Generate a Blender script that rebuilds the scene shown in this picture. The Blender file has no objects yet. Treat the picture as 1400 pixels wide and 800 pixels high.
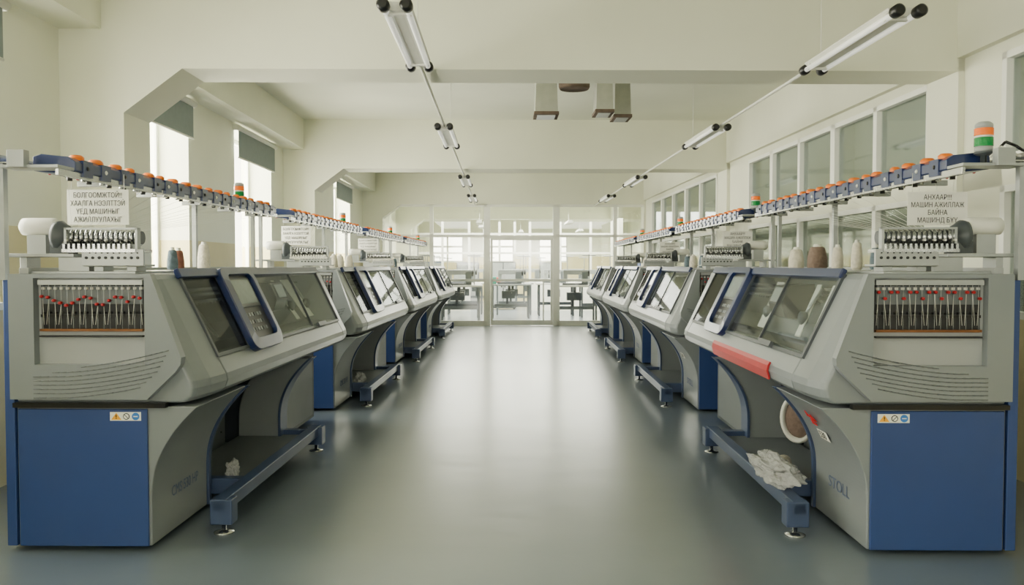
import bpy, bmesh, math, random
from mathutils import Vector, Matrix, noise
random.seed(7)
SC=bpy.context.scene; COL=SC.collection
F=1130.0; H=1.2
TB=math.atan(17/F); TM=-math.atan(17/F)
L=2.95; UC=.38; VC=L/2

# ---------------------------------------------------------------- materials
def lin(c):
    return tuple(((x/255)/12.92 if x/255<=.04045 else ((x/255+.055)/1.055)**2.4) for x in c)+(1,)
MATS={}
def mat(name,rgb,rough=.5,metal=0,var=.06,scale=8,bump=0,coat=0,stretch=None,emit=0):
    if name in MATS: return MATS[name]
    m=bpy.data.materials.new(name); m.use_nodes=True; nt=m.node_tree; b=nt.nodes['Principled BSDF']
    b.inputs['Roughness'].default_value=rough; b.inputs['Metallic'].default_value=metal
    if coat: b.inputs['Coat Weight'].default_value=coat; b.inputs['Coat Roughness'].default_value=.1
    c=lin(rgb)
    tc=nt.nodes.new('ShaderNodeTexCoord'); mp=nt.nodes.new('ShaderNodeMapping')
    nt.links.new(tc.outputs['Object'],mp.inputs['Vector'])
    if stretch: mp.inputs['Scale'].default_value=stretch
    n=nt.nodes.new('ShaderNodeTexNoise'); n.inputs['Scale'].default_value=scale; n.inputs['Detail'].default_value=4
    nt.links.new(mp.outputs[0],n.inputs['Vector'])
    r=nt.nodes.new('ShaderNodeValToRGB')
    r.color_ramp.elements[0].position=.3; r.color_ramp.elements[1].position=.7
    r.color_ramp.elements[0].color=tuple(x*(1-var) for x in c[:3])+(1,)
    r.color_ramp.elements[1].color=tuple(min(1,x*(1+var)) for x in c[:3])+(1,)
    nt.links.new(n.outputs['Fac'],r.inputs[0]); nt.links.new(r.outputs[0],b.inputs['Base Color'])
    if bump:
        bp=nt.nodes.new('ShaderNodeBump'); bp.inputs['Strength'].default_value=bump; bp.inputs['Distance'].default_value=.02
        nt.links.new(n.outputs['Fac'],bp.inputs['Height']); nt.links.new(bp.outputs[0],b.inputs['Normal'])
    if emit:
        b.inputs['Emission Color'].default_value=c; b.inputs['Emission Strength'].default_value=emit
    MATS[name]=m; return m
def glassmat(name,tint,gl=.12,rough=.05,k=.4):
    m=bpy.data.materials.new(name); m.use_nodes=True; nt=m.node_tree
    nt.nodes.remove(nt.nodes['Principled BSDF']); o=nt.nodes['Material Output']
    t=nt.nodes.new('ShaderNodeBsdfTransparent'); t.inputs[0].default_value=tint
    g=nt.nodes.new('ShaderNodeBsdfGlossy'); g.inputs['Roughness'].default_value=rough
    lw=nt.nodes.new('ShaderNodeLayerWeight'); lw.inputs[0].default_value=.3
    ma=nt.nodes.new('ShaderNodeMath'); ma.operation='MULTIPLY_ADD'; ma.inputs[1].default_value=k; ma.inputs[2].default_value=gl
    nt.links.new(lw.outputs['Fresnel'],ma.inputs[0])
    mx=nt.nodes.new('ShaderNodeMixShader'); nt.links.new(ma.outputs[0],mx.inputs[0])
    nt.links.new(t.outputs[0],mx.inputs[1]); nt.links.new(g.outputs[0],mx.inputs[2]); nt.links.new(mx.outputs[0],o.inputs[0])
    return m
WALL=mat('wall_paint',(225,226,205),.8,var=.05,scale=1.2,bump=.05)
CEIL=mat('ceiling_paint',(221,223,204),.85,var=.05,scale=1.0,bump=.04)
WAIN=mat('wainscot_paint',(210,199,150),.6,var=.05,scale=2)
FRAME=mat('window_frame_paint',(234,235,224),.5,var=.03)
GREY=mat('machine_grey',(126,132,134),.36,var=.04,scale=4,coat=.2)
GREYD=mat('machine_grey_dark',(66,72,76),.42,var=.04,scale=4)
GREYM=mat('machine_grey_mid',(98,104,106),.42,var=.04,scale=4)
GREYL=mat('machine_grey_light',(158,162,160),.4,var=.03,scale=5)
BLUE=mat('machine_blue',(40,66,122),.45,var=.05,scale=3,coat=.1)
BLUED=mat('machine_blue_dark',(24,42,88),.32,var=.05,scale=5,coat=.3)
BLUEG=mat('machine_blue_grey',(54,70,102),.4,var=.05,scale=5,coat=.1)
STEEL=mat('steel',(185,187,186),.25,1,var=.08,scale=20)
STEELP=mat('steel_painted',(162,166,164),.35,.5,var=.05,scale=12)
BLACK=mat('black_plastic',(16,16,18),.35,var=.1)
DARK=mat('dark_recess',(30,32,34),.6,var=.1)
WHITE=mat('white_plastic',(222,222,210),.45,var=.03)
RED=mat('red_plastic',(176,8,22),.4,var=.05)
REDM=mat('red_print',(190,0,14),.9,var=.02)
REDK=mat('red_knob',(170,10,22),.45,var=.05)
ORANGE=mat('orange_plastic',(238,120,0),.45,var=.05)
GREEN=mat('green_lens',(0,125,55),.2,var=.05,emit=.2)
AMBER=mat('amber_lens',(240,112,0),.2,var=.05,emit=.2)
COPPER=mat('copper_bar',(120,78,42),.4,.5,var=.2,scale=30)
PAPER=mat('paper',(238,238,226),.8,var=.02)
INK=mat('ink',(30,34,46),.8,var=.05)
LETTER=mat('lettering_grey_blue',(96,107,132),.8,var=.03)
YELLOW=mat('sticker_yellow',(240,170,20),.5,var=.03)
SKY_B=mat('sticker_blue',(50,120,200),.5,var=.03)
SCREEN=mat('screen',(120,134,136),.12,var=.08,scale=20)
YARNW=mat('yarn_cream',(206,200,182),.9,var=.12,scale=60,bump=.4)
YARNB=mat('yarn_brown',(120,102,90),.9,var=.15,scale=60,bump=.4)
YARNG=mat('yarn_slate',(92,108,116),.9,var=.12,scale=60,bump=.4)
YARNR=mat('yarn_rust',(130,84,68),.9,var=.12,scale=60,bump=.4)
RUST=mat('rust',(100,84,70),.8,var=.3,scale=12,bump=.3)
DUCT=mat('duct_metal',(178,180,168),.5,.1,var=.1,scale=10)
BLIND=mat('blind_fabric',(128,138,136),.8,var=.04,scale=20)
TUBE=mat('fluorescent_tube',(240,240,230),.25,var=.02,emit=.5)
GLASS=glassmat('window_glass',(.96,.97,.96,1),.05)
GLASSC=glassmat('corridor_glass',(.66,.71,.71,1),.14)
GLASSM=glassmat('machine_glass',(.92,.95,.96,1),.05,.03,.14)
GLASSK=glassmat('machine_glass_dark',(.50,.53,.55,1),.05,.03,.16)
BAG=glassmat('plastic_bag_film',(.9,.9,.9,1),.35,.25,.4)
CLOTHG=mat('cloth_green',(70,150,130),.9,var=.1)
CLOTHR=mat('cloth_red',(170,70,60),.9,var=.1)
def bagmat():
    m=bpy.data.materials.new('plastic_bag'); m.use_nodes=True; nt=m.node_tree; b=nt.nodes['Principled BSDF']
    b.inputs['Base Color'].default_value=lin((208,210,208)); b.inputs['Roughness'].default_value=.22
    n=nt.nodes.new('ShaderNodeTexNoise'); n.inputs['Scale'].default_value=14; n.inputs['Detail'].default_value=5
    bp=nt.nodes.new('ShaderNodeBump'); bp.inputs['Strength'].default_value=.8; bp.inputs['Distance'].default_value=.03
    nt.links.new(n.outputs['Fac'],bp.inputs['Height']); nt.links.new(bp.outputs[0],b.inputs['Normal'])
    t=nt.nodes.new('ShaderNodeBsdfTransparent'); mx=nt.nodes.new('ShaderNodeMixShader'); mx.inputs[0].default_value=.35
    nt.links.new(b.outputs[0],mx.inputs[1]); nt.links.new(t.outputs[0],mx.inputs[2]); nt.links.new(mx.outputs[0],nt.nodes['Material Output'].inputs[0])
    return m
BAG=bagmat()

def floor_mat():
    m=bpy.data.materials.new('floor_vinyl'); m.use_nodes=True; nt=m.node_tree; b=nt.nodes['Principled BSDF']
    tc=nt.nodes.new('ShaderNodeTexCoord')
    n=nt.nodes.new('ShaderNodeTexNoise'); n.inputs['Scale'].default_value=.9; n.inputs['Detail'].default_value=6
    nt.links.new(tc.outputs['Object'],n.inputs['Vector'])
    r=nt.nodes.new('ShaderNodeValToRGB')
    r.color_ramp.elements[0].position=.25; r.color_ramp.elements[1].position=.75
    r.color_ramp.elements[0].color=lin((94,105,114)); r.color_ramp.elements[1].color=lin((108,119,127))
    nt.links.new(n.outputs['Fac'],r.inputs[0]); nt.links.new(r.outputs[0],b.inputs['Base Color'])
    b.inputs['Roughness'].default_value=.30
    bp=nt.nodes.new('ShaderNodeBump'); bp.inputs['Strength'].default_value=.2; bp.inputs['Distance'].default_value=.016
    mp=nt.nodes.new('ShaderNodeMapping'); mp.inputs['Scale'].default_value=(.8,1.3,1)
    n3=nt.nodes.new('ShaderNodeTexNoise'); n3.inputs['Scale'].default_value=2.0; n3.inputs['Detail'].default_value=3
    nt.links.new(tc.outputs['Object'],mp.inputs[0]); nt.links.new(mp.outputs[0],n3.inputs['Vector'])
    nt.links.new(n3.outputs['Fac'],bp.inputs['Height']); nt.links.new(bp.outputs[0],b.inputs['Normal'])
    b.inputs['Specular IOR Level'].default_value=.9
    b.inputs['Coat Weight'].default_value=.7; b.inputs['Coat Roughness'].default_value=.22
    nt.links.new(bp.outputs[0],b.inputs['Coat Normal'])
    return m
FLOOR=floor_mat()

# ---------------------------------------------------------------- mesh builder
ORG={}
class MB:
    def __init__(s,tf=None):
        s.v=[];s.f=[];s.mi=[];s.sm=[];s.mats=[];s.tf=tf
    def _m(s,m):
        if m not in s.mats: s.mats.append(m)
        return s.mats.index(m)
    def add(s,vs,fs,m,sm=False):
        o=len(s.v); s.v+=[tuple(p) for p in vs]; i=s._m(m)
        for k,f in enumerate(fs):
            s.f.append([a+o for a in f]); s.mi.append(i); s.sm.append(sm[k] if isinstance(sm,list) else sm)
        return s
    def box(s,x0,x1,y0,y1,z0,z1,m):
        vs=[(x,y,z) for z in(z0,z1) for y in(y0,y1) for x in(x0,x1)]
        return s.add(vs,[(0,1,3,2),(4,6,7,5),(0,4,5,1),(2,3,7,6),(0,2,6,4),(1,5,7,3)],m)
    def loft(s,rings,m,sm=False):
        n=len(rings[0]); vs=[p for r in rings for p in r]; fs=[]; fl=[]
        for i in range(len(rings)-1):
            for j in range(n):
                fs.append((i*n+j,i*n+(j+1)%n,(i+1)*n+(j+1)%n,(i+1)*n+j)); fl.append(sm)
        fs.append(tuple(range(n))[::-1]); fl.append(False)
        fs.append(tuple((len(rings)-1)*n+j for j in range(n))); fl.append(False)
        return s.add(vs,fs,m,fl)
    def prism(s,pts,ax,a,b,m):
        def P(p,t):
            return {'x':(t,p[0],p[1]),'y':(p[0],t,p[1]),'z':(p[0],p[1],t)}[ax]
        return s.loft([[P(p,a) for p in pts],[P(p,b) for p in pts]],m)
    def tube(s,p,q,r,m,n=12,r2=None):
        p=Vector(p);q=Vector(q);d=(q-p).normalized(); r2=r if r2 is None else r2
        a=d.orthogonal().normalized(); b=d.cross(a)
        R=[[tuple(c+rr*(math.cos(t)*a+math.sin(t)*b)) for t in [2*math.pi*k/n for k in range(n)]] for c,rr in((p,r),(q,r2))]
        return s.loft(R,m,True)
    def path(s,pts,r,m,n=6):
        for a,b in zip(pts[:-1],pts[1:]): s.tube(a,b,r,m,n)
        return s
    def lathe(s,c,prof,m,n=20,ax='z'):
        R=[]
        for r,h in prof:
            ring=[]
            for k in range(n):
                t=2*math.pi*k/n; a=r*math.cos(t); b=r*math.sin(t)
                ring.append({'z':(c[0]+a,c[1]+b,c[2]+h),'x':(c[0]+h,c[1]+a,c[2]+b),'y':(c[0]+a,c[1]+h,c[2]+b)}[ax])
            R.append(ring)
        return s.loft(R,m,True)
    def obj(s,name,parent=None,bevel=0,rot=0,seg=2,**props):
        vs=[Vector(s.tf(p)) if s.tf else Vector(p) for p in s.v]
        lo=Vector((min(p.x for p in vs),min(p.y for p in vs),min(p.z for p in vs)))
        hi=Vector((max(p.x for p in vs),max(p.y for p in vs),max(p.z for p in vs)))
        c=(lo+hi)/2
        if parent is None: c.z=lo.z
        me=bpy.data.meshes.new(name); me.from_pydata([tuple(p-c) for p in vs],[],s.f)
        for m in s.mats: me.materials.append(m)
        for p,i,sm in zip(me.polygons,s.mi,s.sm): p.material_index=i; p.use_smooth=sm
        bm=bmesh.new(); bm.from_mesh(me); bmesh.ops.recalc_face_normals(bm,faces=bm.faces); bm.to_mesh(me); bm.free()
        o=bpy.data.objects.new(name,me); COL.objects.link(o)
        if parent is not None:
            o.parent=parent; o.location=c-ORG[parent.name]
        else:
            o.location=Matrix.Rotation(rot,3,'Z')@c; o.rotation_euler[2]=rot
        ORG[o.name]=c
        if bevel:
            md=o.modifiers.new('bevel','BEVEL'); md.width=bevel; md.segments=seg; md.limit_method='ANGLE'; md.angle_limit=math.radians(35); md.harden_normals=True
        for k,v in props.items(): o[k]=v
        return o
def struct(mb,name,bevel=0,rot=TB):
    return mb.obj(name,None,bevel,rot,kind='structure')
def text_mesh(body,size,align='CENTER'):
    cu=bpy.data.curves.new('t','FONT'); cu.body=body; cu.size=size; cu.align_x=align; cu.extrude=.0004; cu.space_line=1.0
    o=bpy.data.objects.new('t',cu); COL.objects.link(o)
    bpy.context.view_layer.update()
    dg=bpy.context.evaluated_depsgraph_get(); me=bpy.data.meshes.new_from_object(o.evaluated_get(dg))
    vs=[tuple(v.co) for v in me.vertices]; fs=[tuple(p.vertices) for p in me.polygons]
    bpy.data.objects.remove(o); bpy.data.curves.remove(cu); bpy.data.meshes.remove(me)
    return vs,fs
def place_text(mb,body,size,org,right,up,m,align='CENTER',sx=1,maxw=None):
    vs,fs=text_mesh(body,size,align); o=Vector(org); r=Vector(right); u=Vector(up); n=r.cross(u)
    if maxw:
        w_=(max(v[0] for v in vs)-min(v[0] for v in vs))*sx
        if w_>maxw: sx*=maxw/w_
    mb.add([tuple(o+r*x*sx+u*y+n*z) for x,y,z in vs],fs,m)
def empty(name,o,rot,**p):
    e=bpy.data.objects.new(name,None); COL.objects.link(e); e.empty_display_size=.1
    e.location=Matrix.Rotation(rot,3,'Z')@Vector(o); e.rotation_euler[2]=rot; ORG[e.name]=Vector(o)
    for k_,v_ in p.items(): e[k_]=v_
    return e
def copy_tree(root,parent=None,skip=()):
    n=root.copy(); COL.objects.link(n)
    if parent is not None: n.parent=parent
    for ch in root.children:
        if ch.name.split('.')[0] in skip: continue
        copy_tree(ch,n,skip)
    return n

# ---------------------------------------------------------------- room (building frame)
YP=16.4
YB=-3.0
ZC=3.02; ZB=2.41
f=MB(); f.box(-3.2,5.2,YB-.2,28,-.1,0,FLOOR); struct(f,'floor')
c=MB(); c.box(-3.2,5.2,YB-.2,28,ZC,ZC+.15,CEIL); struct(c,'ceiling')
XL=-2.70; XR=2.90
WINS=[(0.5,1.9),(3.1,4.5),(5.9,7.25),(8.5,9.85),(11.1,12.5),(13.55,15.0)]
w=MB()
w.box(XL-.35,XL,YB,YP+.3,0,1.0,WAIN)
w.box(XL-.35,XL,YB,YP+.3,2.6,ZC,WALL)
prev=YB
for a,b in WINS+[(YP+.3,None)]:
    w.box(XL-.35,XL,prev,a,1.0,1.42,WAIN); w.box(XL-.35,XL,prev,a,1.42,2.6,WALL); prev=b
w.box(XL,-2.44,YB,YP,2.65,ZC,WALL)
struct(w,'wall_left')
for i,(a,b) in enumerate(WINS):
    m=MB(); x0,x1=XL-.30,XL-.26
    for (p,q) in((a,a+.04),(b-.04,b)): m.box(x0,x1,p,q,1.0,2.6,FRAME)
    for z in(1.0,2.56): m.box(x0,x1,a,b,z,z+.04,FRAME)
    m.box(x0+.02,x0+.025,a,b,1.0,2.6,GLASS)
    m.box(XL-.26,XL+.03,a-.02,b+.02,.96,1.0,FRAME)
    struct(m,'window_%d'%(i+1))
def portal(y0,y1,name):
    m=MB()
    m.prism([(XL,0),(-2.31,0),(-2.31,2.14),(-1.95,ZB),(XR,ZB),(XR,ZC),(XL,ZC)],'y',y0,y1,WALL)
    m.box(XR-.04,XR+.3,y0,y1,0,ZC,WALL)
    struct(m,name)
portal(5.15,5.53,'trim_1'); portal(10.4,10.8,'trim_2'); portal(YP-.02,YP+.3,'trim_3')
portal(-.4,0-.02,'trim_4')
w=MB()
XO=XR+.14
w.box(XR,XO,YB,YP+.3,0,.9,WAIN)
w.box(XR-.05,XO,YB,YP+.3,2.49,ZC,WALL)
w.box(XR,XO,YB,YP+.3,2.42,2.49,WALL)
w.box(XR,XO,YB,YP+.3,1.66,1.80,WALL)
for a,b in((YB,-.6),(4.75,5.55),(9.6,11.0),(15.7,YP+.3)): w.box(XR,XO,a,b,.9,2.42,WALL)
struct(w,'wall_right')
k=7
for (a,b,n) in((-.6,4.75,6),(5.55,9.6,5),(11.0,15.7,5)):
    m=MB(); st=(b-a)/n
    for i in range(n+1):
        y=a+i*st; wd=.06 if i%2 else .09
        m.box(XR-.01,XR+.07,max(a,y-wd/2),min(b,y+wd/2),.9,1.66,FRAME); m.box(XR-.01,XR+.07,max(a,y-wd/2),min(b,y+wd/2),1.80,2.42,FRAME)
    for z in(.9,1.62,1.80,2.38): m.box(XR-.01,XR+.06,a,b,z,z+.04,FRAME)
    m.box(XR+.03,XR+.035,a,b,.9,1.66,GLASSC); m.box(XR+.03,XR+.035,a,b,1.80,2.42,GLASSC)
    struct(m,'window_%d'%k); k+=1
w=MB(); w.box(4.3,4.45,YB,28,0,ZC,WALL); w.box(4.25,4.3,YB,28,0,1.4,WAIN)
for y in(1,4,7,10,13,16): w.box(4.0,4.3,y,y+.4,0,ZC,WALL)
struct(w,'wall_corridor')
w=MB(); w.box(XL-.35,5.2,YB-.2,YB,0,1.2,WALL); w.box(XL-.35,5.2,YB-.2,YB,2.4,ZC,WALL)
for a,b in((XL-.35,-2.0),(-.4,.6),(2.2,5.2)): w.box(a,b,YB-.2,YB,1.2,2.4,WALL)
struct(w,'wall_back')
# partition
def zpart(m,x0,x1,z0,z1,d=.05,mt=FRAME,yy=None): 
    yy=YP if yy is None else yy
    m.box(x0,x1,yy+.02,yy+.02+d,z0,z1,mt)
m=MB()
segs=[-2.31,-1.35,-.25,1.13,2.3,XR]
for x in segs[1:-1]:
    wd=.13 if x in(-.25,1.13) else .07
    zpart(m,x-wd/2,x+wd/2,0,ZB,.12)
for a,b in zip(segs[:-1],segs[1:]):
    if (a,b)==(-.25,1.13): continue
    for z,hh in((0,.10),(.88,.05),(1.76,.05),(ZB-.05,.05)): zpart(m,a,b,z,z+hh)
m.box(-2.31,-.25,YP+.04,YP+.046,0,ZB,GLASS); m.box(1.13,XR,YP+.04,YP+.046,0,ZB,GLASS)
m.box(-.25,1.13,YP+.04,YP+.046,1.8,ZB,GLASS); zpart(m,-.25,1.13,1.74,1.79,.08); zpart(m,-.25,1.13,ZB-.05,ZB)
struct(m,'wall_partition')
m=MB(); a,b=-.18,1.06
zpart(m,a,a+.045,0.01,1.74,.04); zpart(m,b-.045,b,0.01,1.74,.04)
for z,hh in((.01,.10),(.88,.05),(1.70,.04)): zpart(m,a,b,z,z+hh,.04)
zpart(m,.86,.885,.1,.88,.04)
m.box(-.165,1.045,YP+.04,YP+.045,0.02,1.74,GLASS)
m.tube((.98,YP-.02,.95),(.98,YP-.02,1.1),.01,STEEL)
struct(m,'door_1')
# next room shell
w=MB(); YE=27.8
FW=[(-2.3,-1.2),(-.5,.5),(1.3,2.3)]
w.box(-3.05,5.1,YE,YE+.2,0,1.3,WAIN); w.box(-3.05,5.1,YE,YE+.2,2.2,ZC,WALL); prev=-3.05
for a,b in FW+[(5.1,0)]:
    w.box(prev,a,YE,YE+.2,1.3,1.5,WAIN); w.box(prev,a,YE,YE+.2,1.5,2.2,WALL); prev=b
struct(w,'wall_far')
w=MB(); w.box(-3.05,XL,YP+.3,YE,0,1.45,WAIN); w.box(-3.05,XL,YP+.3,YE,1.45,ZC,WALL); struct(w,'wall_far_left')
for a,b in FW:
    m=MB()
    for p,q in((a,a+.06),(b-.06,b),((a+b)/2-.03,(a+b)/2+.03)): m.box(p,q,YE+.05,YE+.1,1.3,2.2,FRAME)
    for z in(1.3,1.8,2.14): m.box(a,b,YE+.05,YE+.1,z,z+.06,FRAME)
    struct(m,'window_%d'%k); k+=1
m=MB(); m.prism([(XL,0),(-2.31,0),(-2.31,2.14),(-1.95,ZB),(4.3,ZB),(4.3,ZC),(XL,ZC)],'y',21.6,22,WALL); struct(m,'trim_5')
m=MB(); m.box(2.9,3.0,20.1,21.6,0,ZC,WALL); m.box(2.89,2.9,20.1,21.6,0,1.45,WAIN); struct(m,'wall_inner')
m=MB()
for x in(-2.2,-1.5,-.8,-.4,0.0,.4,.8,1.6,2.4,3.2): m.box(x-.03,x+.03,21.75,21.81,(0 if abs(x)>.5 else 1.5),ZB,FRAME)
for a,b in((-2.3,-.8),(.8,4.2)):
    for z,hh in((0,.85),(1.5,.05),(2.0,.05),(ZB-.06,.06)): m.box(a,b,21.76,21.80,z,z+hh,FRAME)
for z in(1.5,2.0): m.box(-.8,.8,21.76,21.80,z,z+.05,FRAME)
m.box(-2.3,-.8,21.78,21.785,.85,ZB,GLASS); m.box(.8,4.2,21.78,21.785,.85,ZB,GLASS)
struct(m,'wall_inner_glazed')

def blind(a,b,zb):
    x=XL+.045
    root=empty('roller_blind',(x,(a+b)/2,zb),TB,label='grey roller blind partly lowered over a bright window',category='window blind',group='roller blinds on the windows')
    m=MB(); m.tube((x,a-.04,2.60),(x,b+.04,2.60),.028,WHITE); m.box(x-.045,x,a-.05,a-.04,2.57,2.63,WHITE); m.box(x-.045,x,b+.04,b+.05,2.57,2.63,WHITE); m.obj('roller',root)
    m=MB(); m.box(x-.002,x+.002,a,b,zb,2.6,BLIND); m.obj('blind_fabric',root)
    m=MB(); m.tube((x,a,zb),(x,b,zb),.009,WHITE); m.obj('bottom_bar',root)
for (a,b) in WINS[1:]: blind(a,b,2.3)

def lamp(x,y):
    e=empty('fluorescent_lamp',(x,y,2.345),TB,label='twin-tube fluorescent ceiling lamp with black end caps on a white batten',category='ceiling lamp',group='twin-tube lamps under the ceiling')
    m=MB(); m.prism([(x-.024,2.362),(x+.024,2.362),(x+.066,2.396),(x+.066,2.404),(x-.066,2.404),(x-.066,2.396)],'y',y+.07,y+1.13,WHITE)
    for yy in(.10,1.06): m.box(x-.064,x+.064,y+yy,y+yy+.03,2.352,2.390,WHITE)
    m.obj('batten_housing',e,.003)
    for dx in(-.052,.052):
        m=MB(); m.tube((x+dx,y+.03,2.365),(x+dx,y+1.17,2.365),.015,TUBE); m.obj('tube',e)
        for yy in(0,1.15):
            m=MB(); m.lathe((x+dx,y+yy,2.369),[(.018,-.02),(.029,-.01),(.029,.035),(.022,.05)],BLACK,ax='y'); m.obj('end_cap',e)
    m=MB(); m.tube((x,y+1.05,2.404),(x,y+1.05,ZC),.003,WHITE,8); m.obj('hanger_rod',e)
    return e
for x in(-.47,1.88):
    y0=3.75 if x<0 else 3.80
    base=lamp(x,y0); ys=[y0,7.0,10.95,13.9]
    for y in ys[1:]:
        n=copy_tree(base); n.location=base.location+Matrix.Rotation(TB,3,'Z')@Vector((0,y-y0,0))
    for a,b in zip(ys,ys[1:]+[16.35]):
        m=MB(); m.tube((x,a+1.135,2.390),(x,b+.065,2.390),.011,WHITE,8)
        m.obj('lamp_conduit',None,0,TB,label='thin white conduit linking the ceiling lamps',category='conduit',group='conduits between ceiling lamps')
def duct(x,y,wx):
    e=empty('ceiling_duct',(x,y,2.45),TB,label='short grey metal duct stub with a rusty open bottom',category='duct',group='duct stubs under the ceiling')
    m=MB(); h=wx/2
    m.loft([[(x-h*s_,y-.12*s_,z),(x+h*s_,y-.12*s_,z),(x+h*s_,y+.12*s_,z),(x-h*s_,y+.12*s_,z)] for z,s_ in((2.475,1),(ZC,.8))],DUCT); m.obj('duct_body',e)
    m=MB(); m.box(x-h-.008,x+h+.008,y-.13,y+.13,2.45,2.475,RUST); m.obj('duct_rim',e)
    m=MB(); m.box(x-h+.02,x+h-.02,y-.10,y+.10,2.445,2.45,STEELP); m.obj('duct_opening',e)
duct(.39,7,.19); duct(.86,6.9,.14); duct(1.04,7.12,.14)
m=MB(); m.lathe((.62,6.9,ZC-.36),[(.12,0),(.13,.02),(.13,.05),(.03,.06),(.03,.36)],RUST); m.obj('ceiling_vent_cap',None,0,TB,label='dark rusty round vent cap on a short ceiling pipe',category='vent')

# ---------------------------------------------------------------- knitting machine
A=Vector((.565,1.160)); B=Vector((.745,.785)); D=(B-A); N=Vector((-D.y,D.x)).normalized()
if N.x<0: N=-N
def SP(t,n): 
    p=A+D*t+N*n; return p.x,p.y
def build_machine(side):
    s=-1 if side=='R' else 1
    def tf(p): return (s*(p[0]-UC),p[1]-VC,p[2])
    flip=side=='R'
    ps=.06 if flip else -.05
    def V(v): return L-v if flip else v
    def M(): return MB(tf)
    def V2(a,b): return (V(b),V(a)) if flip else (a,b)
    e=bpy.data.objects.new('knitting_machine',None); COL.objects.link(e); ORG[e.name]=Vector((0,0,0)); e.empty_display_size=.3
    def slab(m,poly,n0,n1,mt):
        R=[]
        for n in(n0,n1):
            ring=[]
            for v,t in poly:
                u,z=SP(t,n); ring.append((u,V(v),z))
            R.append(ring)
        m.loft(R,mt)
    zs=[.02,.1,.2]+[.23+.02*i for i in range(20)]
    def uf(z): return .565+.20*max(0,(z-.22)/.39)**2.2
    m=M(); m.loft([[(0.0,0,z),(uf(z),0,z),(uf(z),.60,z),(0.0,.60,z)] for z in zs],GREY)
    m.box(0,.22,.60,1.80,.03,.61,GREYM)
    cab=m.obj('base_cabinet',e,.006)
    m=M(); m.box(.01,.555,-.012,0,.02,.600,BLUE); m.obj('end_panel',cab,.004,label='blue end panel')
    m=M(); m.box(-.045,-.003,-.01,L,.02,1.14,BLUE); m.obj('back_panel',cab,.004,label='blue back panel')
    m=M(); m.loft([[(uf(z)-.10,.60,z),(uf(z)+.012,.60,z),(uf(z)+.012,.63,z),(uf(z)-.10,.63,z)] for z in zs],BLUEG); m.obj('edge_trim',cab,.003,label='blue-grey curved edge trim')
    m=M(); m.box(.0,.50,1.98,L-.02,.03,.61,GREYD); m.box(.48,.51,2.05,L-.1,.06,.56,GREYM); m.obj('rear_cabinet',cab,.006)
    m=M(); m.box(.22,.235,.66,1.15,.12,.58,GREYD); m.box(.22,.235,1.2,1.72,.12,.58,GREYM)  # greys darkened to put the shade under the machine into the panels
    for v in(.7,1.11,1.24,1.68):
        for z in(.16,.54): m.tube((.235,v,z),(.24,v,z),.006,BLACK,8)
    m.obj('access_panel',cab,label='grey bolted panels in the recess')
    m=M(); m.loft([[(uf(z)-.26,1.80,z),(uf(z),1.80,z),(uf(z),1.93,z),(uf(z)-.26,1.93,z)] for z in zs],GREY); m.obj('leg',cab,.008,label='grey curved leg')
    m=M(); m.loft([[(uf(z)-.005,1.79,z),(uf(z)+.012,1.79,z),(uf(z)+.012,1.94,z),(uf(z)-.005,1.94,z)] for z in zs],BLUEG); m.obj('edge_trim',cab,.003)
    m=M(); m.box(.74,.805,.20,1.93,.100,.160,BLUEG); m.box(.73,.83,.20,.28,.045,.158,BLUEG); m.box(.73,.83,1.84,1.93,.045,.158,BLUEG)
    m.box(.40,.735,.64,.70,.06,.14,BLUEG); m.box(.40,.735,1.85,1.92,.06,.14,BLUEG)
    m.box(.30,.74,.70,1.85,.10,.112,GREYM)
    fb=m.obj('foot_beam',e,.006,label='blue-grey foot beam')
    for v in(.24,1.885):
        m=M(); m.lathe((.78,v,0),[(.045,0),(.045,.005),(.016,.012),(.010,.014),(.010,.05)],STEEL); m.obj('levelling_foot',fb)
    for (u,v) in((.08,.1),(.08,L-.1)):
        m=M(); m.lathe((u,v,0),[(.04,0),(.04,.01),(.015,.015),(.015,.03)],BLACK); m.obj('levelling_foot',fb)
    full=[(0,.625),(0,1.15),(.02,1.165),(.55,1.165),(.575,1.14),(.745,.79),(.785,.715),(.79,.685),(.78,.65),(.75,.625)]
    def sec(k): return [(u if u<.3 else .3+(u-.3)*k,z) for u,z in full]
    m=M()
    m.loft([[(u,v,z) for u,z in sec(k)] for v,k in((0,.90),(.03,.93),(.12,.975),(.28,1.0))],GREY)
    m.loft([[(u,v,z) for u,z in sec(k)] for v,k in((L-.28,1.0),(L-.12,.975),(L-.03,.93),(L,.90))],GREY)
    low=[(0,.625),(0,.80),(.70,.80),(.745,.79),(.785,.715),(.79,.685),(.78,.65),(.75,.625)]
    m.loft([[(u,v,z) for u,z in low] for v in(.28,L-.28)],GREY)
    top=[(0,.80),(0,1.15),(.02,1.165),(.55,1.165),(.572,1.145),(.54,1.13),(.33,1.12),(.33,.80)]
    m.loft([[(u,v,z) for u,z in top] for v in(.28,L-.28)],GREY)
    cowl=m.obj('cowl',e,.012,seg=3)
    m=M(); y0,y1=-.045,.0
    m.prism([(.0,.79),(.105,.79),(.105,1.165),(.0,1.165)],'y',y0,y1,GREY)
    m.prism([(.0,.645),(.57,.645),(.69,.76),(.712,.79),(.0,.79)],'y',y0,y1,GREY)
    m.prism([(.565,.79),(.712,.79),(.715,.82),(.59,1.165),(.565,1.165)],'y',y0,y1,GREY)
    m.box(.105,.565,y0,y1,1.148,1.165,GREY)
    m.obj('end_bezel',cowl)
    m=M(); m.box(.0,.64,-.03,0,.608,.628,BLACK); m.obj('shade_strip',cowl,label='black strip painted in as shade below the cowl')  # solid black strip stands in for the shade under the cowl
    m=M()
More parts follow.
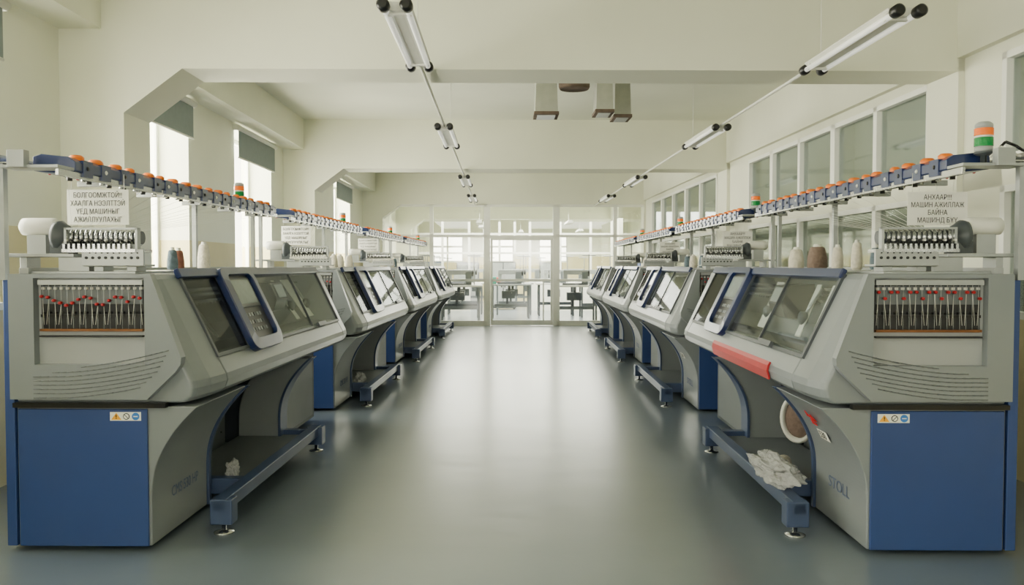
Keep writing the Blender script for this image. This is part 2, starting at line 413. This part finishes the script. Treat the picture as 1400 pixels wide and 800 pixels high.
    for i in range(8):
        z0=.775-.0175*i; ue=.665-.012*i-max(0,i-4)*.012; up=.10-.006*i; us=.10
        if i<2: us=.30-.12*i
        pts=[]
        for k_ in range(17):
            t=k_/16; u=us+(ue-us)*t; q=max(0,(u-.22)/(ue-.22)); pts.append((u,-.0455,z0+up*q**1.6*.75))
        m.path(pts,.0026,GREYM,6)
    m.obj('vent_louvers',cowl,kind='stuff')
    m=M(); m.box(.105,.565,-.006,-.002,.79,1.148,GREYL); m.box(.12,.55,-.012,-.006,.925,1.13,DARK); m.box(.125,.545,-.016,-.012,1.04,1.115,GREYM)
    m.box(.12,.55,-.03,-.012,.927,.937,COPPER); m.box(.12,.55,-.035,-.012,.903,.910,DARK); m.box(.12,.555,-.04,-.006,1.12,1.14,STEELP); m.box(.12,.555,-.02,-.006,.985,.997,BLACK)
    tp=m.obj('tension_panel',e,label='dark recessed yarn tension panel')
    zz=[1.072,1.068,1.055,1.045,1.035,1.045,1.06,1.07,1.065,1.04,1.038,1.055,1.07,1.068,1.05,1.07,1.065]
    for i in range(17):
        u=.135+i*.0255; z=zz[i] if not flip else 1.085+(.006 if i%3 else -.02)
        m=M(); m.tube((u,-.028,.985),(u,-.028,1.13),.0013,STEELP,6); m.box(u-.005,u+.005,-.028,-.012,1.100,1.110,WHITE); m.box(u-.003,u+.003,-.028,-.012,1.0,1.008,BLACK); m.lathe((u,-.04,z),[(.0035,-.006),(.0066,-.003),(.0066,.012)],REDK,8,'y'); m.tube((u,-.030,.937),(u,-.030,.987),.0011,STEELP,5)
        m.tube((u,-.03,z-.01),(u+.008*(-1)**i,-.034,.955),.0008,WHITE,4)
        m.obj('yarn_tensioner',tp,label='thin steel tensioner with red knob')
    def rectframe(m,v0,v1,t0,t1,wv,wt,n0,n1,mt):
        slab(m,[(v0,t0),(v1,t0),(v1,t0+wt),(v0,t0+wt)],n0,n1,mt); slab(m,[(v0,t1-wt),(v1,t1-wt),(v1,t1),(v0,t1)],n0,n1,mt)
        slab(m,[(v0,t0+wt),(v0+wv,t0+wt),(v0+wv,t1-wt),(v0,t1-wt)],n0,n1,mt); slab(m,[(v1-wv,t0+wt),(v1,t0+wt),(v1,t1-wt),(v1-wv,t1-wt)],n0,n1,mt)
    p0=.74+ps; p1=1.24+ps
    m=M(); rectframe(m,.27,p0+.02,.0,1.0,.02,.04,-.005,.010,GREYD); slab(m,[(.285,.03),(p0,.03),(p0,.97),(.285,.97)],.0,.005,GLASSK); m.obj('window_cover',cowl,label='dark tinted transparent cover')
    m=M(); slab(m,[(.25,-.05),(p0+.03,-.05),(p0+.03,.06),(.25,.06)],.0,.026,BLUED); slab(m,[(p1-.03,-.05),(2.70,-.05),(2.70,.06),(p1-.03,.06)],.0,.026,BLUED); m.obj('cover_rail',cowl,.006,label='dark blue rail along the cover top')
    m=M(); rectframe(m,p1-.02,2.70,.0,1.0,.025,.04,-.005,.012,GREYD); slab(m,[(p1,.03),(2.68,.03),(2.68,.97),(p1,.97)],.0,.005,GLASSM)
    slab(m,[(1.97,.05),(1.98,.05),(1.98,.95),(1.97,.95)],-.003,.01,GREYD)
    lid=m.obj('sliding_cover',cowl,label='clear transparent sliding cover')
    m=M(); slab(m,[(2.05,.93),(2.25,.93),(2.25,1.0),(2.05,1.0)],.012,.03,GREYD); m.obj('cover_handle',lid)
    m=M(); slab(m,[(p0+.05,.02),(p1-.04,.02),(p1-.04,.96),(p0+.05,.96)],-.01,.018,BLACK)
    cp=m.obj('control_panel',e,.005)
    m=M()
    def rrect(v0,v1,t0,t1,rv,rt,n=6):
        P=[]
        for cv,ct,a0 in((v1-rv,t1-rt,0),(v0+rv,t1-rt,90),(v0+rv,t0+rt,180),(v1-rv,t0+rt,270)):
            for i in range(n+1):
                a=math.radians(a0+90*i/n); P.append((cv+rv*math.cos(a),ct+rt*math.sin(a)))
        return P
    out=rrect(p0,p1,-.04,1.07,.08,.16); inn=rrect(p0+.085,p1-.055,.06,.92,.045,.09)
    def NN(t): return .012*math.sin(math.pi*max(0,min(1,t)))
    n_=len(out); rings=[]
    for pts,n in((out,.0),(out,.026),(out,.038),(inn,.038),(inn,.0)):
        rings.append([(SP(t,n+(NN(t) if n>0 else 0))[0],V(v),SP(t,n+(NN(t) if n>0 else 0))[1]) for v,t in pts])
    vs=[p for r in rings for p in r]; fs=[]
    for i in range(5):
        for j in range(n_): fs.append((i*n_+j,i*n_+(j+1)%n_,((i+1)%5)*n_+(j+1)%n_,((i+1)%5)*n_+j))
    m.add(vs,fs,BLUED); m.obj('panel_frame',cp,.005,seg=2,label='blue arched frame')
    m=M(); slab(m,[(p0+.11,.10),(p1-.08,.10),(p1-.08,.50),(p0+.11,.50)],.018,.024,GREYD); slab(m,[(p0+.13,.13),(p1-.10,.13),(p1-.10,.46),(p0+.13,.46)],.024,.027,SCREEN); m.obj('screen',cp)
    m=M()
    for i in range(6):
        for j in range(3):
            v=p0+.13+i*.042; t=.58+j*.10; slab(m,[(v,t),(v+.026,t),(v+.026,t+.045),(v,t+.045)],.018,.023,GREY if (i+j)%3 else GREYD)
    m.obj('keypad',cp)
    m=M(); a,b=V2(.30,L-.30)
    m.box(.331,.334,a,b,.80,1.12,GREYM); m.box(.334,.70,a,b,.80,.803,GREYD)
    m.prism([(.34,.80),(.34,1.0),(.40,1.0),(.50,.90),(.51,.80)],'y',a,b,GREYM)
    for z,u in((1.04,.42),(1.07,.44),(1.01,.46)): m.box(u,u+.014,a,b,z,z+.014,STEEL)
    for i in range(44):
        v=.32+i*.053
        m.box(.40,.41,V(v)-.004,V(v)+.004,.93,1.005,STEELP)
    m.obj('needle_bed',e)
    m=M(); a,b=V2(1.66,1.90); m.prism([(.42,.99),(.42,1.10),(.56,1.09),(.60,.99),(.58,.92),(.52,.91)],'y',a,b,BLACK); a,b=V2(1.70,1.86); m.prism([(.565,1.08),(.60,1.0),(.606,1.0),(.571,1.08)],'y',a,b,STEELP); m.obj('carriage',e,.006)
    for v,dv in((.42,.10),(.56,.06),(1.34,.26),(2.02,.12),(2.24,.36)):
        m=M()
        vs=[(.45,V(v),1.10),(.60,V(v+.10),.84),(.60,V(v+.10+dv*.6),.84),(.45,V(v+dv*.5),1.10)]
        vs=vs+[(a_-.004,b_,c_-.003) for a_,b_,c_ in vs]
        m.add(vs,[(0,1,2,3),(7,6,5,4),(0,4,5,1),(1,5,6,2),(2,6,7,3),(3,7,4,0)],WHITE)
        m.obj('slanted_white_strip',e)  # thin white slanted sheets behind the covers
    for v in(1.50,2.12,2.50):
        m=M(); c3=V(v); m.lathe((.57,c3,.93),[(.03,-.03),(.035,-.02),(.035,.0),(.02,.01)],GREYD,14,'x'); m.tube((.56,c3,.93),(.46,c3,1.08),.008,STEELP,8); m.obj('yarn_carrier',e)
    if flip:
        m=M(); m.prism([(.780,.726),(.789,.708),(.794,.685),(.784,.648),(.790,.642),(.803,.685),(.798,.712),(.788,.731)],'y',.62,1.80,RED); m.obj('red_strip',cowl,label='red strip along the cowl nose')
    m=M(); m.box(.05,.50,.02,L-.05,1.165,1.175,STEELP); m.box(.02,.06,.0,L,1.165,1.19,GREYL); dk=m.obj('deck',e,.002)
    # feeder unit
    m=M(); m.box(-.09,.24,.02,.16,1.235,1.250,STEELP); m.box(.00,.03,.04,.14,1.175,1.235,STEELP); m.box(.17,.30,.03,.15,1.175,1.235,STEELP)
    m.box(.28,.54,.01,.022,1.198,1.268,STEELP); m.box(.28,.54,.022,.12,1.195,1.205,STEELP); m.box(.32,.36,.03,.12,1.175,1.195,STEELP); m.box(.46,.50,.03,.12,1.175,1.195,STEELP)
    fu=m.obj('yarn_feeder',e,.002)
    m=M()
    for i in range(9):
        m.tube((.30+i*.027,.005,1.232),(.30+i*.027,.01,1.232),.006,DARK,8)
        m.tube((.315+i*.025,.005,1.252),(.315+i*.025,.01,1.252),.003,DARK,6)
    m.obj('plate_hole',fu,kind='stuff')
    m=M(); m.lathe((-.0,.09,1.365),[(.02,-.022),(.036,-.01),(.038,.02),(.038,.12),(.03,.14)],WHITE,20,'x'); m.box(.02,.10,.06,.12,1.25,1.33,STEELP); m.obj('feeder_motor',fu,label='white cylindrical motor')
    m=M(); m.lathe((.125,.09,1.325),[(.045,0),(.064,.008),(.066,.03),(.05,.05),(.036,.075)],GREYD,24,'x'); m.box(.12,.20,.05,.13,1.25,1.30,GREYD); m.obj('drive_wheel',fu,label='dark drive wheel')
    m=M(); m.tube((.20,.09,1.318),(.50,.09,1.318),.028,GREYD,14)
    for i in range(14):
        u=.205+i*.021; r=.044-.0006*i
        m.lathe((u,.09,1.318),[(.028,0),(r,.002),(r,.011),(.028,.013)],STEEL,16,'x')
        m.box(u,u+.010,.0,.045,1.268,1.290,STEEL); m.tube((u+.005,.028,1.288),(u+.005,.028,1.352-.001*i),.0022,STEEL,5); m.tube((u+.005,.012,1.305),(u+.005,.03,1.305),.005,BLACK if i%2 else WHITE,6)
    m.box(.20,.51,.0,.16,1.255,1.268,STEEL); m.box(.20,.51,.02,.036,1.350,1.358,STEELP); m.box(.20,.21,.02,.05,1.268,1.358,STEELP); m.box(.50,.51,.02,.05,1.268,1.358,STEELP)
    m.obj('feed_roller',fu,label='ribbed steel feed rollers on a bracket')
    # --- yarn rail
    m=M(); m.box(-.03,.075,-.06,L,1.618,1.624,STEEL); m.box(-.03,-.022,-.06,L,1.618,1.655,STEEL); m.box(.215,.228,-.06,L-.02,1.570,1.596,STEEL)
    m.box(-.03,.228,-.065,.06,1.600,1.612,STEELP); m.box(.03,.10,-.085,-.045,1.60,1.67,STEELP)
    for v in(.5,1.1,1.7,2.3,2.86): m.box(0,.225,v,v+.03,1.575,1.600,STEELP)
    rl=m.obj('yarn_rail',e,.001)
    m=M(); m.prism([(.05,1.600),(.21,1.584),(.232,1.600),(.232,1.640),(.20,1.660),(.085,1.672),(.05,1.660)],'y',.06,L-.06,BLUED); m.obj('rail_channel',rl,.004,label='continuous blue channel')
    rnd=random.Random(3)
    for i in range(17):
        v=.16+i*.163+rnd.uniform(-.025,.025)
        m=M(); m.box(.150,.236,v-.030,v+.050,1.580,1.650,BLUED); r_=rnd.choice([.022,.026,.029])
        m.lathe((.190,v,1.650),[(r_,0),(r_+.002,.004),(r_+.002,.018),(r_-.008,.026)],ORANGE,12); 
        if i%3==1: m.lathe((.182,v+.055,1.650),[(.014,0),(.016,.004),(.016,.018),(.008,.024)],ORANGE,10)
        m.lathe((.232,v+.005,1.618),[(.008,0),(.010,.006),(.005,.010)],WHITE if i%2 else BLACK,10,'x')
        m.tube((.20,v+.040,1.586),(.20,v+.040,1.564),.012,STEEL,10); m.tube((.17,v-.02,1.590),(.17,v-.02,1.564),.012,BLACK,10)
        m.obj('yarn_brake',rl,label='orange-capped yarn brake')
    for i in range(12):
        v=.22+i*.23
        m=M(); m.lathe((.03,v,1.600),[(.004,0),(.007,.003),(.007,.012),(.003,.018)],REDK,8); m.obj('eyelet',rl,label='small red thread eyelet')
    for v in(-.03,1.78,L-.05):
        m=M(); m.box(-.045,-.020,v,v+.03,1.14,1.62,STEELP) if v<0 else m.box(.03,.055,v,v+.03,1.175,1.618,STEELP); m.obj('rail_post',rl)
    v=2.45 if not flip else 2.93
    m=M(); c_=(.10,V(v)) 
    m.lathe((c_[0],c_[1],1.65),[(.012,-.04),(.012,0),(.026,.002),(.036,.008),(.036,.016)],GREYD); sl=m.obj('signal_lamp',e)
    r=.034
    m=M(); m.lathe((c_[0],c_[1],1.666),[(r,0),(r,.022)],GREYL); m.obj('lamp_base_ring',sl)
    def ribs(z0,n): 
        P=[]
        for i in range(n): P+=[(r,z0+i*.006),(r+.003,z0+i*.006+.002),(r+.003,z0+i*.006+.004)]
        return P+[(r,z0+n*.006)]
    m=M(); m.lathe((c_[0],c_[1],0),ribs(1.688,6),GREEN); m.obj('green_lens',sl,label='ribbed green lens')
    m=M(); m.lathe((c_[0],c_[1],1.724),[(r,0),(r,.008)],WHITE); m.obj('spacer_ring',sl)
    m=M(); m.lathe((c_[0],c_[1],0),ribs(1.732,5),AMBER); m.obj('amber_lens',sl,label='ribbed amber lens')
    m=M(); m.lathe((c_[0],c_[1],1.762),[(r,0),(r,.014),(r-.004,.020),(r-.012,.026)],GREYL); m.obj('lamp_cap',sl,label='pale clear cap')
    if flip:
        m=M(); u_,v_=c_
        pts=[(u_-.03,v_-.03,1.66),(u_-.06,v_-.05,1.70),(u_-.10,v_-.05,1.685),(u_-.13,v_-.05,1.665),(u_-.17,v_-.05,1.66),(u_-.20,v_-.05,1.69)]; m.path(pts,.006,BLACK)
        m.path([(a_+.02,b_,c2-.02) for a_,b_,c2 in pts],.005,WHITE); m.obj('lamp_cable',sl)
    m=M()
    for i in range(17):
        v=.16+i*.165
        m.tube((.16,v-.03,1.57),(.22+i*.016,.05,1.34),.0008,WHITE,3)
    m.obj('yarn_threads',e,kind='stuff')
    m=M(); m.box(.40,.53,-.0135,-.012,.552,.588,PAPER)
    stk=m.obj('warning_sticker',e,label='warning sticker with yellow triangle')
    def sq(u): return u if not flip else .93-u
    m=M(); m.add([(sq(.405),-.0145,.556),(sq(.448),-.0145,.556),(sq(.4265),-.0145,.585),(sq(.405),-.0136,.556),(sq(.448),-.0136,.556),(sq(.4265),-.0136,.585)],[(0,1,2),(3,4,5),(0,1,4,3),(1,2,5,4),(2,0,3,5)],YELLOW)
    m.box(sq(.4265)-.002,sq(.4265)+.002,-.0152,-.0145,.566,.577,BLACK); m.box(sq(.4265)-.002,sq(.4265)+.002,-.0152,-.0145,.560,.5635,BLACK)
    m.obj('hazard_triangle',stk)
    m=M(); m.lathe((sq(.469),-.0145,.570),[(.014,0),(.014,.0009)],INK,16,'y'); m.lathe((sq(.469),-.0150,.570),[(.0105,0),(.0105,.0005)],PAPER,16,'y')
    m.add([(sq(.469)+a_,-.0156,.570+b_) for a_,b_ in((-.009,.007),(-.007,.009),(.009,-.007),(.007,-.009))],[(0,1,2,3)],INK); m.obj('no_entry_symbol',stk)
    m=M(); m.lathe((sq(.508),-.0145,.570),[(.016,0),(.016,.0009)],SKY_B,16,'y'); m.box(sq(.508)-.009,sq(.508)+.009,-.0152,-.0145,.568,.572,PAPER); m.obj('blue_symbol',stk)
    t=MB()
    if not flip:
        place_text(t,'CMS 530 HP',.066,(uf(.2)-UC+.003,.19-VC,.175),(0,1,0),(0,0,1),LETTER,'LEFT',.85); t.obj('lettering',cab,label='model lettering on the cabinet')
    else:
        place_text(t,'STOLL',.072,(-(uf(.2)-UC+.004),.42-VC,.18),(0,-1,0),(0,0,1),LETTER,'LEFT',1.2); t.obj('lettering',cab,label='faint maker lettering on the cabinet')
        def onf(v,z,off=.003): return Vector((-(uf(z)-UC+off),v-VC,z))
        rt=Vector((0,-1,0))
        z0=.405; k_=.2*2.2/.39*((z0+.02-.22)/.39)**1.2; up=Vector((-k_,0,1)).normalized(); o=onf(.40,z0,.008)
        t=MB(); q=[o+rt*a_+up*b_ for a_,b_ in((0,0),(.12,0),(.12,.05),(0,.05))]; t.add(q,[(0,1,2,3)],PAPER); nn=rt.cross(up)
        place_text(t,'530',.052,o+rt*.012+up*.007+nn*.001,rt,up,INK,'LEFT',1.0); t.obj('number_label',cab,label='small white number label')
        z0=.470; k_=.2*2.2/.39*((z0+.03-.22)/.39)**1.2; up=Vector((-k_,0,1)).normalized(); o=onf(.40,z0,.012); nn=rt.cross(up)
        t=MB()
        for q in(((0,.0),(.06,.0),(.03,.036)),((.04,.030),(.10,.030),(.07,.068)),((.0,.044),(.046,.044),(.023,.080))):
            a3=[o+rt*a_+up*b_ for a_,b_ in q]; t.add(a3+[p-nn*.003 for p in a3],[(0,1,2),(5,4,3),(0,3,4,1),(1,4,5,2),(2,5,3,0)],REDM)
        t.obj('emblem',cab,label='small red triangular emblem')
        t=M(); c0=Vector((.435,1.25,.336)); ax=Vector((.6,-.8,0)); hr=Vector((.8,.6,0)); n2=28
        def ring(rh,rv,d): return [tuple(c0+ax*d+hr*rh*math.cos(2*math.pi*q/n2)+Vector((0,0,1))*rv*math.sin(2*math.pi*q/n2)) for q in range(n2)]
        t.loft([ring(.085,.125,-.05),ring(.10,.14,0),ring(.10,.14,.02),ring(.09,.13,.03),ring(.078,.118,.03),ring(.074,.112,-.01)],WHITE,True)
        t.box(.235,.42,1.24,1.28,.32,.35,STEELP)
        t.loft([ring(.072,.110,.0),ring(.070,.105,.018),ring(.05,.07,.03),ring(.01,.015,.035)],YARNB,True); t.obj('waste_port',e,label='round white port with brownish yarn inside')
    e['category']='knitting machine'; e['group']='rows of knitting machines'
    return e
RM=Matrix.Rotation(TM,3,'Z')
YS=[3.42,6.77,10.02,13.27]
for side in 'LR':
    base=build_machine(side)
    for i,y in enumerate(YS):
        n=base if i==0 else copy_tree(base,None,('red_strip','emblem','waste_port'))
        xb=-2.13+UC if side=='L' else 1.985-UC
        n.location=RM@Vector((xb,y+VC,0)); n.rotation_euler[2]=TM
        n['label']='grey and blue flatbed knitting machine with blue-framed control panel' if i or side=='L' else 'grey and blue flatbed knitting machine with red strip and signal lamp'
def mloc(side,i,u,v,z):
    s=1 if side=='L' else -1
    xb=-2.13 if side=='L' else 1.985
    return (xb+s*u, YS[i]+v, z)
CL={YARNW:'cream yarn cone standing on a machine deck',YARNB:'brown yarn cone standing on a machine deck',YARNG:'slate blue yarn cone standing on a machine deck',YARNR:'rust red yarn cone standing on a machine deck'}
def cone(side,i,u,v,m_,h=.13,r=.042):
    x,y,z=mloc(side,i,u,v,1.175)
    e=empty('yarn_cone',(x,y,z),TM,category='yarn cone',group='yarn cones on the machine decks',label=CL[m_])
    m=MB(); m.lathe((x,y,z),[(r*.8,.004),(r,.015),(r*.98,h*.5),(r*.75,h*.92),(r*.6,h)],m_); m.obj('yarn_winding',e)
    m=MB(); m.lathe((x,y,z),[(r*.7,0),(r*.7,.004),(r*.45,h),(r*.35,h+.015)],WHITE,12); m.obj('paper_core',e)
for u,v,mm,h,r in((.40,.62,YARNG,.10,.026),(.38,.74,YARNR,.10,.028),(.36,1.12,YARNW,.14,.034)): cone('L',0,u,v,mm,h,r)
for u,v,mm,h,r in((.33,1.28,YARNB,.13,.055),(.36,1.55,YARNW,.12,.045),(.33,.98,YARNW,.12,.03),(.30,.80,YARNW,.14,.028),(.28,.62,YARNG,.11,.028)): cone('R',0,u,v,mm,h,r)
for i in(1,2,3):
    for side in 'LR':
        for k_ in range(3+(i==1)):
            cone(side,i,.30+.05*random.random(),.7+.35*k_,random.choice([YARNW,YARNW,YARNB,YARNG]),.12,.04)
def sign(side,i,u0,u1,v,z0,z1,lines,size,sx=.85):
    x0=mloc(side,i,u0,v,0)[0]; x1=mloc(side,i,u1,v,0)[0]; x0,x1=min(x0,x1),max(x0,x1); y=YS[i]+v; xc=(x0+x1)/2
    e=empty('paper_sign',(xc,y,z0),TM,category='sign',label='white paper sign with printed warning hanging below the yarn rail',group='paper signs on the machines')
    m=MB(); m.box(x0,x1,y,y+.002,z0,z1,PAPER); m.obj('paper_sheet',e)
    m=MB()
    st=(z1-z0-.012)/len(lines)
    for k_,l in enumerate(lines): place_text(m,l,size,(xc,y-.001,z1-.006-st*(k_+.82)),(1,0,0),(0,0,1),INK,'CENTER',sx,(x1-x0)*.88)
    m.obj('printed_text',e)
    m=MB(); m.tube((x0+.02,y+.001,z1-.005),(x0+.02,y+.001,1.602),.0012,WHITE,4); m.tube((x1-.02,y+.001,z1-.005),(x1-.02,y+.001,1.602),.0012,WHITE,4); m.obj('hanging_string',e,kind='stuff')
LT=['БОЛГООМЖТОЙ!!','ХААЛГА НЭЭЛТТЭЙ','ҮЕД МАШИНЫГ','АЖИЛЛУУЛАХЫГ']
RT=['АНХААР!!!','МАШИН АЖИЛЛАЖ','БАЙНА','МАШИНД БҮҮ']
sign('L',0,.105,.38,.22,1.38,1.535,LT,.032,.78)
sign('R',0,.055,.315,.22,1.375,1.520,RT,.031,.80)
for i in(1,2):
    sign('L',i,.06,.31,.25,1.375,1.535,LT,.03); sign('R',i,.06,.31,.25,1.345,1.49,RT,.03)
def blob(name,loc,sc,mt,label,cat,seed=0,grp=None):
    bm=bmesh.new(); bmesh.ops.create_icosphere(bm,subdivisions=5,radius=1)
    for v in bm.verts:
        n=noise.noise(v.co*1.6+Vector((seed,0,0)))*.55+noise.noise(v.co*4+Vector((0,seed,0)))*.25-abs(noise.noise(v.co*5))*.18
        v.co=v.co*(1+n); v.co=Vector((v.co.x*sc[0],v.co.y*sc[1],v.co.z*sc[2]))
    mz=min(v.co.z for v in bm.verts)
    for v in bm.verts: v.co.z=max(0,v.co.z-mz*.6)
    me=bpy.data.meshes.new(name); bm.to_mesh(me); bm.free(); me.materials.append(mt)
    for p in me.polygons: p.use_smooth=True
    o=bpy.data.objects.new(name,me); COL.objects.link(o); o.location=RM@Vector(loc); o.rotation_euler[2]=TM
    o['label']=label; o['category']=cat
    if grp:o['group']=grp
blob('plastic_bag',mloc('R',0,.76,.60,.161),(.085,.24,.06),BAG,'limp clear plastic bag spilling over a foot beam','plastic bag',1,'plastic bags')
blob('plastic_bag',mloc('L',0,.62,.80,.112),(.035,.05,.045),BAG,'crumpled clear plastic bag under a machine','plastic bag',3,'plastic bags')
blob('plastic_bag',mloc('L',1,.60,.85,.112),(.045,.09,.05),BAG,'crumpled clear plastic bag under a machine','plastic bag',5,'plastic bags')
x,y,z=mloc('R',0,.60,.98,.112)
m=MB(); m.tube((x,y,z+.04),(x-.05,y-.17,z+.04),.04,YARNW,16); m.tube((x+.0003,y+.001,z+.04),(x-.0503,y-.171,z+.04),.024,DARK,12); m.obj('cardboard_tube',None,0,TM,label='cardboard yarn tube lying under a machine',category='cardboard tube')

# ---------------------------------------------------------------- next room contents
def table(x,y,wid,c_,k_=0):
    e=empty('sewing_table',(x,y,0),TB,category='sewing table',group='sewing tables in the next room',label='work table with dark legs and a sewing head')
    m=MB(); m.box(x-wid/2,x+wid/2,y-.3,y+.3,.74,.78,WHITE if k_%2 else GREYL); m.obj('table_top',e,.004)
    for dx in(-wid/2+.05,wid/2-.09):
        for dy in(-.26,.22):
            m=MB(); m.box(x+dx,x+dx+.04,y+dy,y+dy+.04,0,.74,c_); m.obj('table_leg',e)
    m=MB(); m.box(x-wid/2+.1,x+wid/2-.1,y-.02,y+.02,.25,.32,c_); m.box(x-.2,x+.1,y-.15,y+.1,.45,.62,GREYD); m.box(x-.06,x+.0,y-.05,y+.05,.62,.74,GREYD); m.box(x-.1,x-.05,y-.02,y+.02,.32,.45,GREYD); m.obj('motor_bar',e)
    m=MB(); m.box(x-.3,x+.25,y-.1,y+.08,.78,.82,GREYD); m.box(x+.12,x+.25,y-.08,y+.06,.82,1.06,GREYM); m.box(x-.28,x+.25,y-.07,y+.05,1.0,1.1,GREYL); m.box(x-.28,x-.2,y-.06,y+.04,.86,1.0,GREYL)
    m.lathe((x+.25,y,1.03),[(.06,0),(.065,.01),(.06,.04)],DARK,14,'x'); m.tube((x+.3,y+.2,.78),(x+.3,y+.2,1.45),.012,STEELP); m.tube((x+.15,y+.2,1.42),(x+.45,y+.2,1.42),.012,STEELP)
    m.obj('sewing_head',e,.006)
    if k_%2==0:
        m=MB(); c2=(CLOTHG,CLOTHR,BLUE,YARNB)[(k_//2)%4]; m.box(x-.46,x-.32,y-.2,y+.15,.78,.88+.03*(k_%3),c2); m.obj('folded_cloth',e,.02)
TP=((-1.85,17.6),(-.85,17.8),(-2,18.8),(-.9,19.1),(-1.9,20.1),(-.85,20.5),(-2,23.5),(-.6,24),(.25,18.9),(1.35,19.9),(.35,20.3),(1.65,17.8),(2.7,18.1),(2.3,19.2),(.9,24),(3.4,24),(2.1,23.2),(-1.9,25.2),(.35,25.6))
for j,(x,y) in enumerate(TP): table(x,y,.95,GREYM if j%3 else GREYD,j)
for x,y,cc in((-1.9,22.5,BLUE),(.1,22.8,GREYD),(3.6,19.3,BLUE),(1.6,26,GREYD),(-1.0,26.2,BLUED)):
    m=MB(); m.box(x-.35,x+.35,y-.2,y+.2,0.03,1.3,cc); m.box(x-.33,x-.01,y-.215,y-.2,.06,1.27,GREYL); m.box(x+.01,x+.33,y-.215,y-.2,.06,1.27,GREYL); m.box(x-.06,x-.03,y-.23,y-.215,.6,.75,BLACK); m.box(x+.03,x+.06,y-.23,y-.215,.6,.75,BLACK)
    for dx in(-.33,.27): m.box(x+dx,x+dx+.06,y-.18,y+.18,0,.03,BLACK)
    m.obj('storage_cabinet',None,.006,TB,category='cabinet',label='two-door metal storage cabinet by the work tables',group='storage cabinets in the next room')
for x,y in((-.45,18.6),(1.55,18.6),(-.45,20.6),(.6,23.5),(2.2,22.8)):
    e=empty('pendant_lamp',(x,y,2.13),TB,category='pendant lamp',group='pendant lamps in the next room',label='white tubular work lamp hanging over the sewing tables')
    m=MB(); m.prism([(x-.07,2.13),(x+.07,2.13),(x+.04,2.19),(x-.04,2.19)],'y',y-.5,y+.5,WHITE); m.obj('lamp_shade',e)
    m=MB(); m.tube((x,y,2.19),(x,y,ZC),.006,WHITE,6); m.obj('hanger_rod',e)

# ---------------------------------------------------------------- light
wd=bpy.data.worlds.new('world'); SC.world=wd; wd.use_nodes=True
bg=wd.node_tree.nodes['Background']; bg.inputs[0].default_value=(1.0,.94,.78,1); bg.inputs[1].default_value=13.0
def area(name,loc,rot,sx,sy,power,col):
    l=bpy.data.lights.new(name,'AREA'); l.shape='RECTANGLE'; l.size=sx; l.size_y=sy; l.energy=power; l.color=col
    o=bpy.data.objects.new(name,l); COL.objects.link(o); o.location=Matrix.Rotation(TB,3,'Z')@Vector(loc); o.rotation_euler=rot
    return o
for i,(a,b) in enumerate(WINS): area('window_daylight',(XL-.5,(a+b)/2,1.85),(0,math.radians(-90),0),1.5,1.3,(50,150,190,210,210,210)[i],(1,.95,.82))
area('back_fill',(0.3,YB-.4,1.8),(math.radians(90),0,0),5,1.2,35,(.86,.95,1))  # unseen fill lamp added behind the camera for the near machine ends
area('next_room_light',(.8,22.3,2.35),(0,0,0),5,9,1800,(1,.97,.87))
area('corridor_fill',(3.65,7,2.98),(0,0,0),1,18,150,(1,.98,.9))  # added fill lamp, brightens the corridor seen through the panes
cd=bpy.data.cameras.new('camera'); cd.lens=36*F/1400; cd.sensor_width=36; cd.clip_start=.05
co=bpy.data.objects.new('camera',cd); COL.objects.link(co); co.location=(0,0,H); co.rotation_euler=(math.radians(90)-math.atan(37/F),0,0)
SC.camera=co
